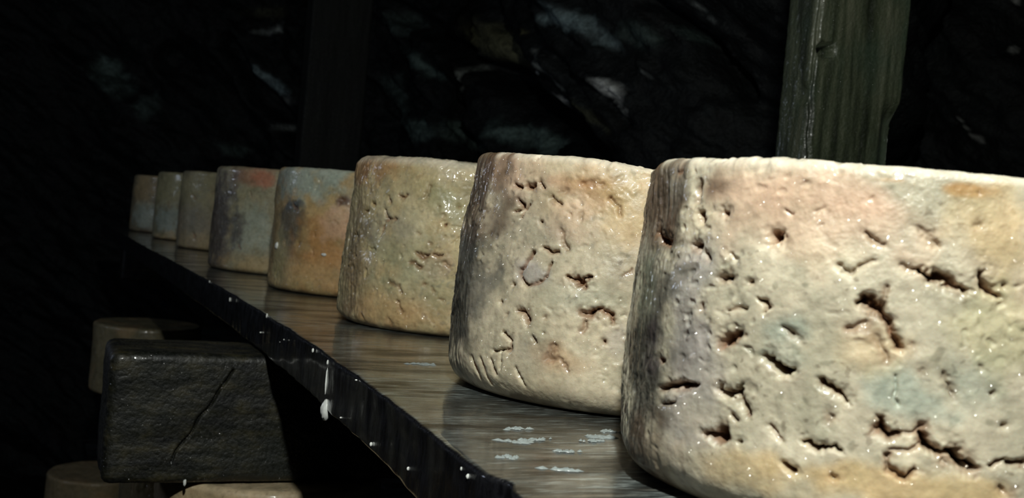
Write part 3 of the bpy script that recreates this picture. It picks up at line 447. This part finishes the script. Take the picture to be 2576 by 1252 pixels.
    mot = sstep(.05, .5, fbm(np.c_[T*.5, z*70, z*0+seed], 3))*sstep(.25, .08, c.mean(1)); c = c*(1-.4*mot[:, None])+np.array((.27,.25,.20))*.4*mot[:, None]
    top = sstep(H-rt*1.1, H-rt*.3, z)*np.where(on > 0, 1, 0)*sstep(.15, .35, c.mean(1))*(.6 if seed < 3.5 else .1); c = c*(1-top[:, None])+np.array((.78,.73,.62))*top[:, None]  # bright light on the rim and top face, painted in as a pale tone
    w1, w2 = perlin(q*600+2)*.8+perlin(q*220)*1.1, perlin(q*600+40)*.8+perlin(q*220+20)*1.1
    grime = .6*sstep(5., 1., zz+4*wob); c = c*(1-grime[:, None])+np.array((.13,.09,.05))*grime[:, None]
    w3, w4 = perlin(q*170+80), perlin(q*110+90)
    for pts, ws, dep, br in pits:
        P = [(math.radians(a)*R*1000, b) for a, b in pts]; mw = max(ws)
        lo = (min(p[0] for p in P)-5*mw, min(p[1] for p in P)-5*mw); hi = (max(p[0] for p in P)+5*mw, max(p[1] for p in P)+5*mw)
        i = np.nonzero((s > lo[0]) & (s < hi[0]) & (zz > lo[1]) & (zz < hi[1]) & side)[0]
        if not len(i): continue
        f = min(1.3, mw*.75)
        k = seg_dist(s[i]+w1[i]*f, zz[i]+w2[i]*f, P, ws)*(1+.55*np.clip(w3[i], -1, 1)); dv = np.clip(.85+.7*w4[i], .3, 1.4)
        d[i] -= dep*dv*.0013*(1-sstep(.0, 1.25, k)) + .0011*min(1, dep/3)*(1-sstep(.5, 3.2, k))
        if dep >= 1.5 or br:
            m = np.maximum(br*.85*(1-sstep(.5, 2.6, k+.4*w1[i])), min(1, dep/3)*.85*(1-sstep(.45, 1.15, k))); c[i] = c[i]*(1-m[:, None])+np.array((.20,.075,.025))*m[:, None]  # brown stain around pits; inside them it also paints the shade of the recess
    d = d*np.where(on > 0, fade, 0)
    X[:, 2] -= slope*np.clip(z/H, 0, 1)*(X[:, 0]*.91-X[:, 1]*.41)
    V = X+Nn*d[:, None]; V[:, 2] = np.maximum(V[:, 2], 0)
    quads = tube_grid(nu, nv)
    b0, t0 = len(V), len(V)+1; V = np.concatenate([V, [[0, 0, 0], [0, 0, H]]]); c = np.concatenate([c, c[:1], c[-1:]])
    wet = np.clip(np.r_[wet, 0, 0], 0, 1)
    i = np.arange(nu); k = (i+1) % nu
    tris = np.concatenate([np.stack([k, i, np.full(nu, b0)], -1), np.stack([i+(nv-1)*nu, k+(nv-1)*nu, np.full(nu, t0)], -1)])
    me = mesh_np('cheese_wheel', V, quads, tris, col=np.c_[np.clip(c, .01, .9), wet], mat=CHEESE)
    return ob('cheese_wheel', me, loc=loc, label=label, cat='cheese', group=group)
ROW = 'cheeses in the main row'
CREASE = {0: (-179., .0045, 24., 34.), 1: (-173., .0030, 24., 34.)}
SPEC = [
 # x, y, R, H, rb, rt, res, base, label, rough, wrinkle range
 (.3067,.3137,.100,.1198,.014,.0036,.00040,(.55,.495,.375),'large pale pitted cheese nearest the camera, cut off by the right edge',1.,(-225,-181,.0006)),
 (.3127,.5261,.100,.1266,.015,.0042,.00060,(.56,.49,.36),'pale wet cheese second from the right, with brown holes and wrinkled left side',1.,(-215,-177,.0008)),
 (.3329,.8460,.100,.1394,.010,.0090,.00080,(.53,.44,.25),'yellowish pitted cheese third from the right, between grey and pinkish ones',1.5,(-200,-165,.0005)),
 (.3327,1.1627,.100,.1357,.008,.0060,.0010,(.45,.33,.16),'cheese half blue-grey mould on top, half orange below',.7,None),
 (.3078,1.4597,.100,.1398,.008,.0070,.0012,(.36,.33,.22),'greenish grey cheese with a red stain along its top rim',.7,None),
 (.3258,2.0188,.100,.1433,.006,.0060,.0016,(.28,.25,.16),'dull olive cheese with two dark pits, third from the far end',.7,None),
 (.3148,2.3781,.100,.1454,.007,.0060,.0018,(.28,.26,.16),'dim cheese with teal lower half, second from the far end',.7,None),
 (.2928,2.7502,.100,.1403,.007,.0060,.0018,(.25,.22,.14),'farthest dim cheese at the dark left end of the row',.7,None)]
wheels = []
for k, (x, y, R, H, rb, rt, res, base, lab, rg, wr) in enumerate(SPEC):
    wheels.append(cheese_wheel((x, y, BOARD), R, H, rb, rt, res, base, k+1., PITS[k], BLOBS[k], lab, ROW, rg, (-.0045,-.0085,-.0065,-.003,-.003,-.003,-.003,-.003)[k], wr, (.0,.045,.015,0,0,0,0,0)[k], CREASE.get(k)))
# two white curd drops clinging to the grey and orange cheese
for (th, zm, a, b) in DROPS:
    o = ob('curd_drop', blob_mesh('curd_drop', .0018, a, b, th), parent=wheels[3]); t = math.radians(th)
    o.location = (.1*math.cos(t), .1*math.sin(t), zm*.001); o.rotation_euler = (0, 0, t)
LOW = 'cheeses on the lower shelves'
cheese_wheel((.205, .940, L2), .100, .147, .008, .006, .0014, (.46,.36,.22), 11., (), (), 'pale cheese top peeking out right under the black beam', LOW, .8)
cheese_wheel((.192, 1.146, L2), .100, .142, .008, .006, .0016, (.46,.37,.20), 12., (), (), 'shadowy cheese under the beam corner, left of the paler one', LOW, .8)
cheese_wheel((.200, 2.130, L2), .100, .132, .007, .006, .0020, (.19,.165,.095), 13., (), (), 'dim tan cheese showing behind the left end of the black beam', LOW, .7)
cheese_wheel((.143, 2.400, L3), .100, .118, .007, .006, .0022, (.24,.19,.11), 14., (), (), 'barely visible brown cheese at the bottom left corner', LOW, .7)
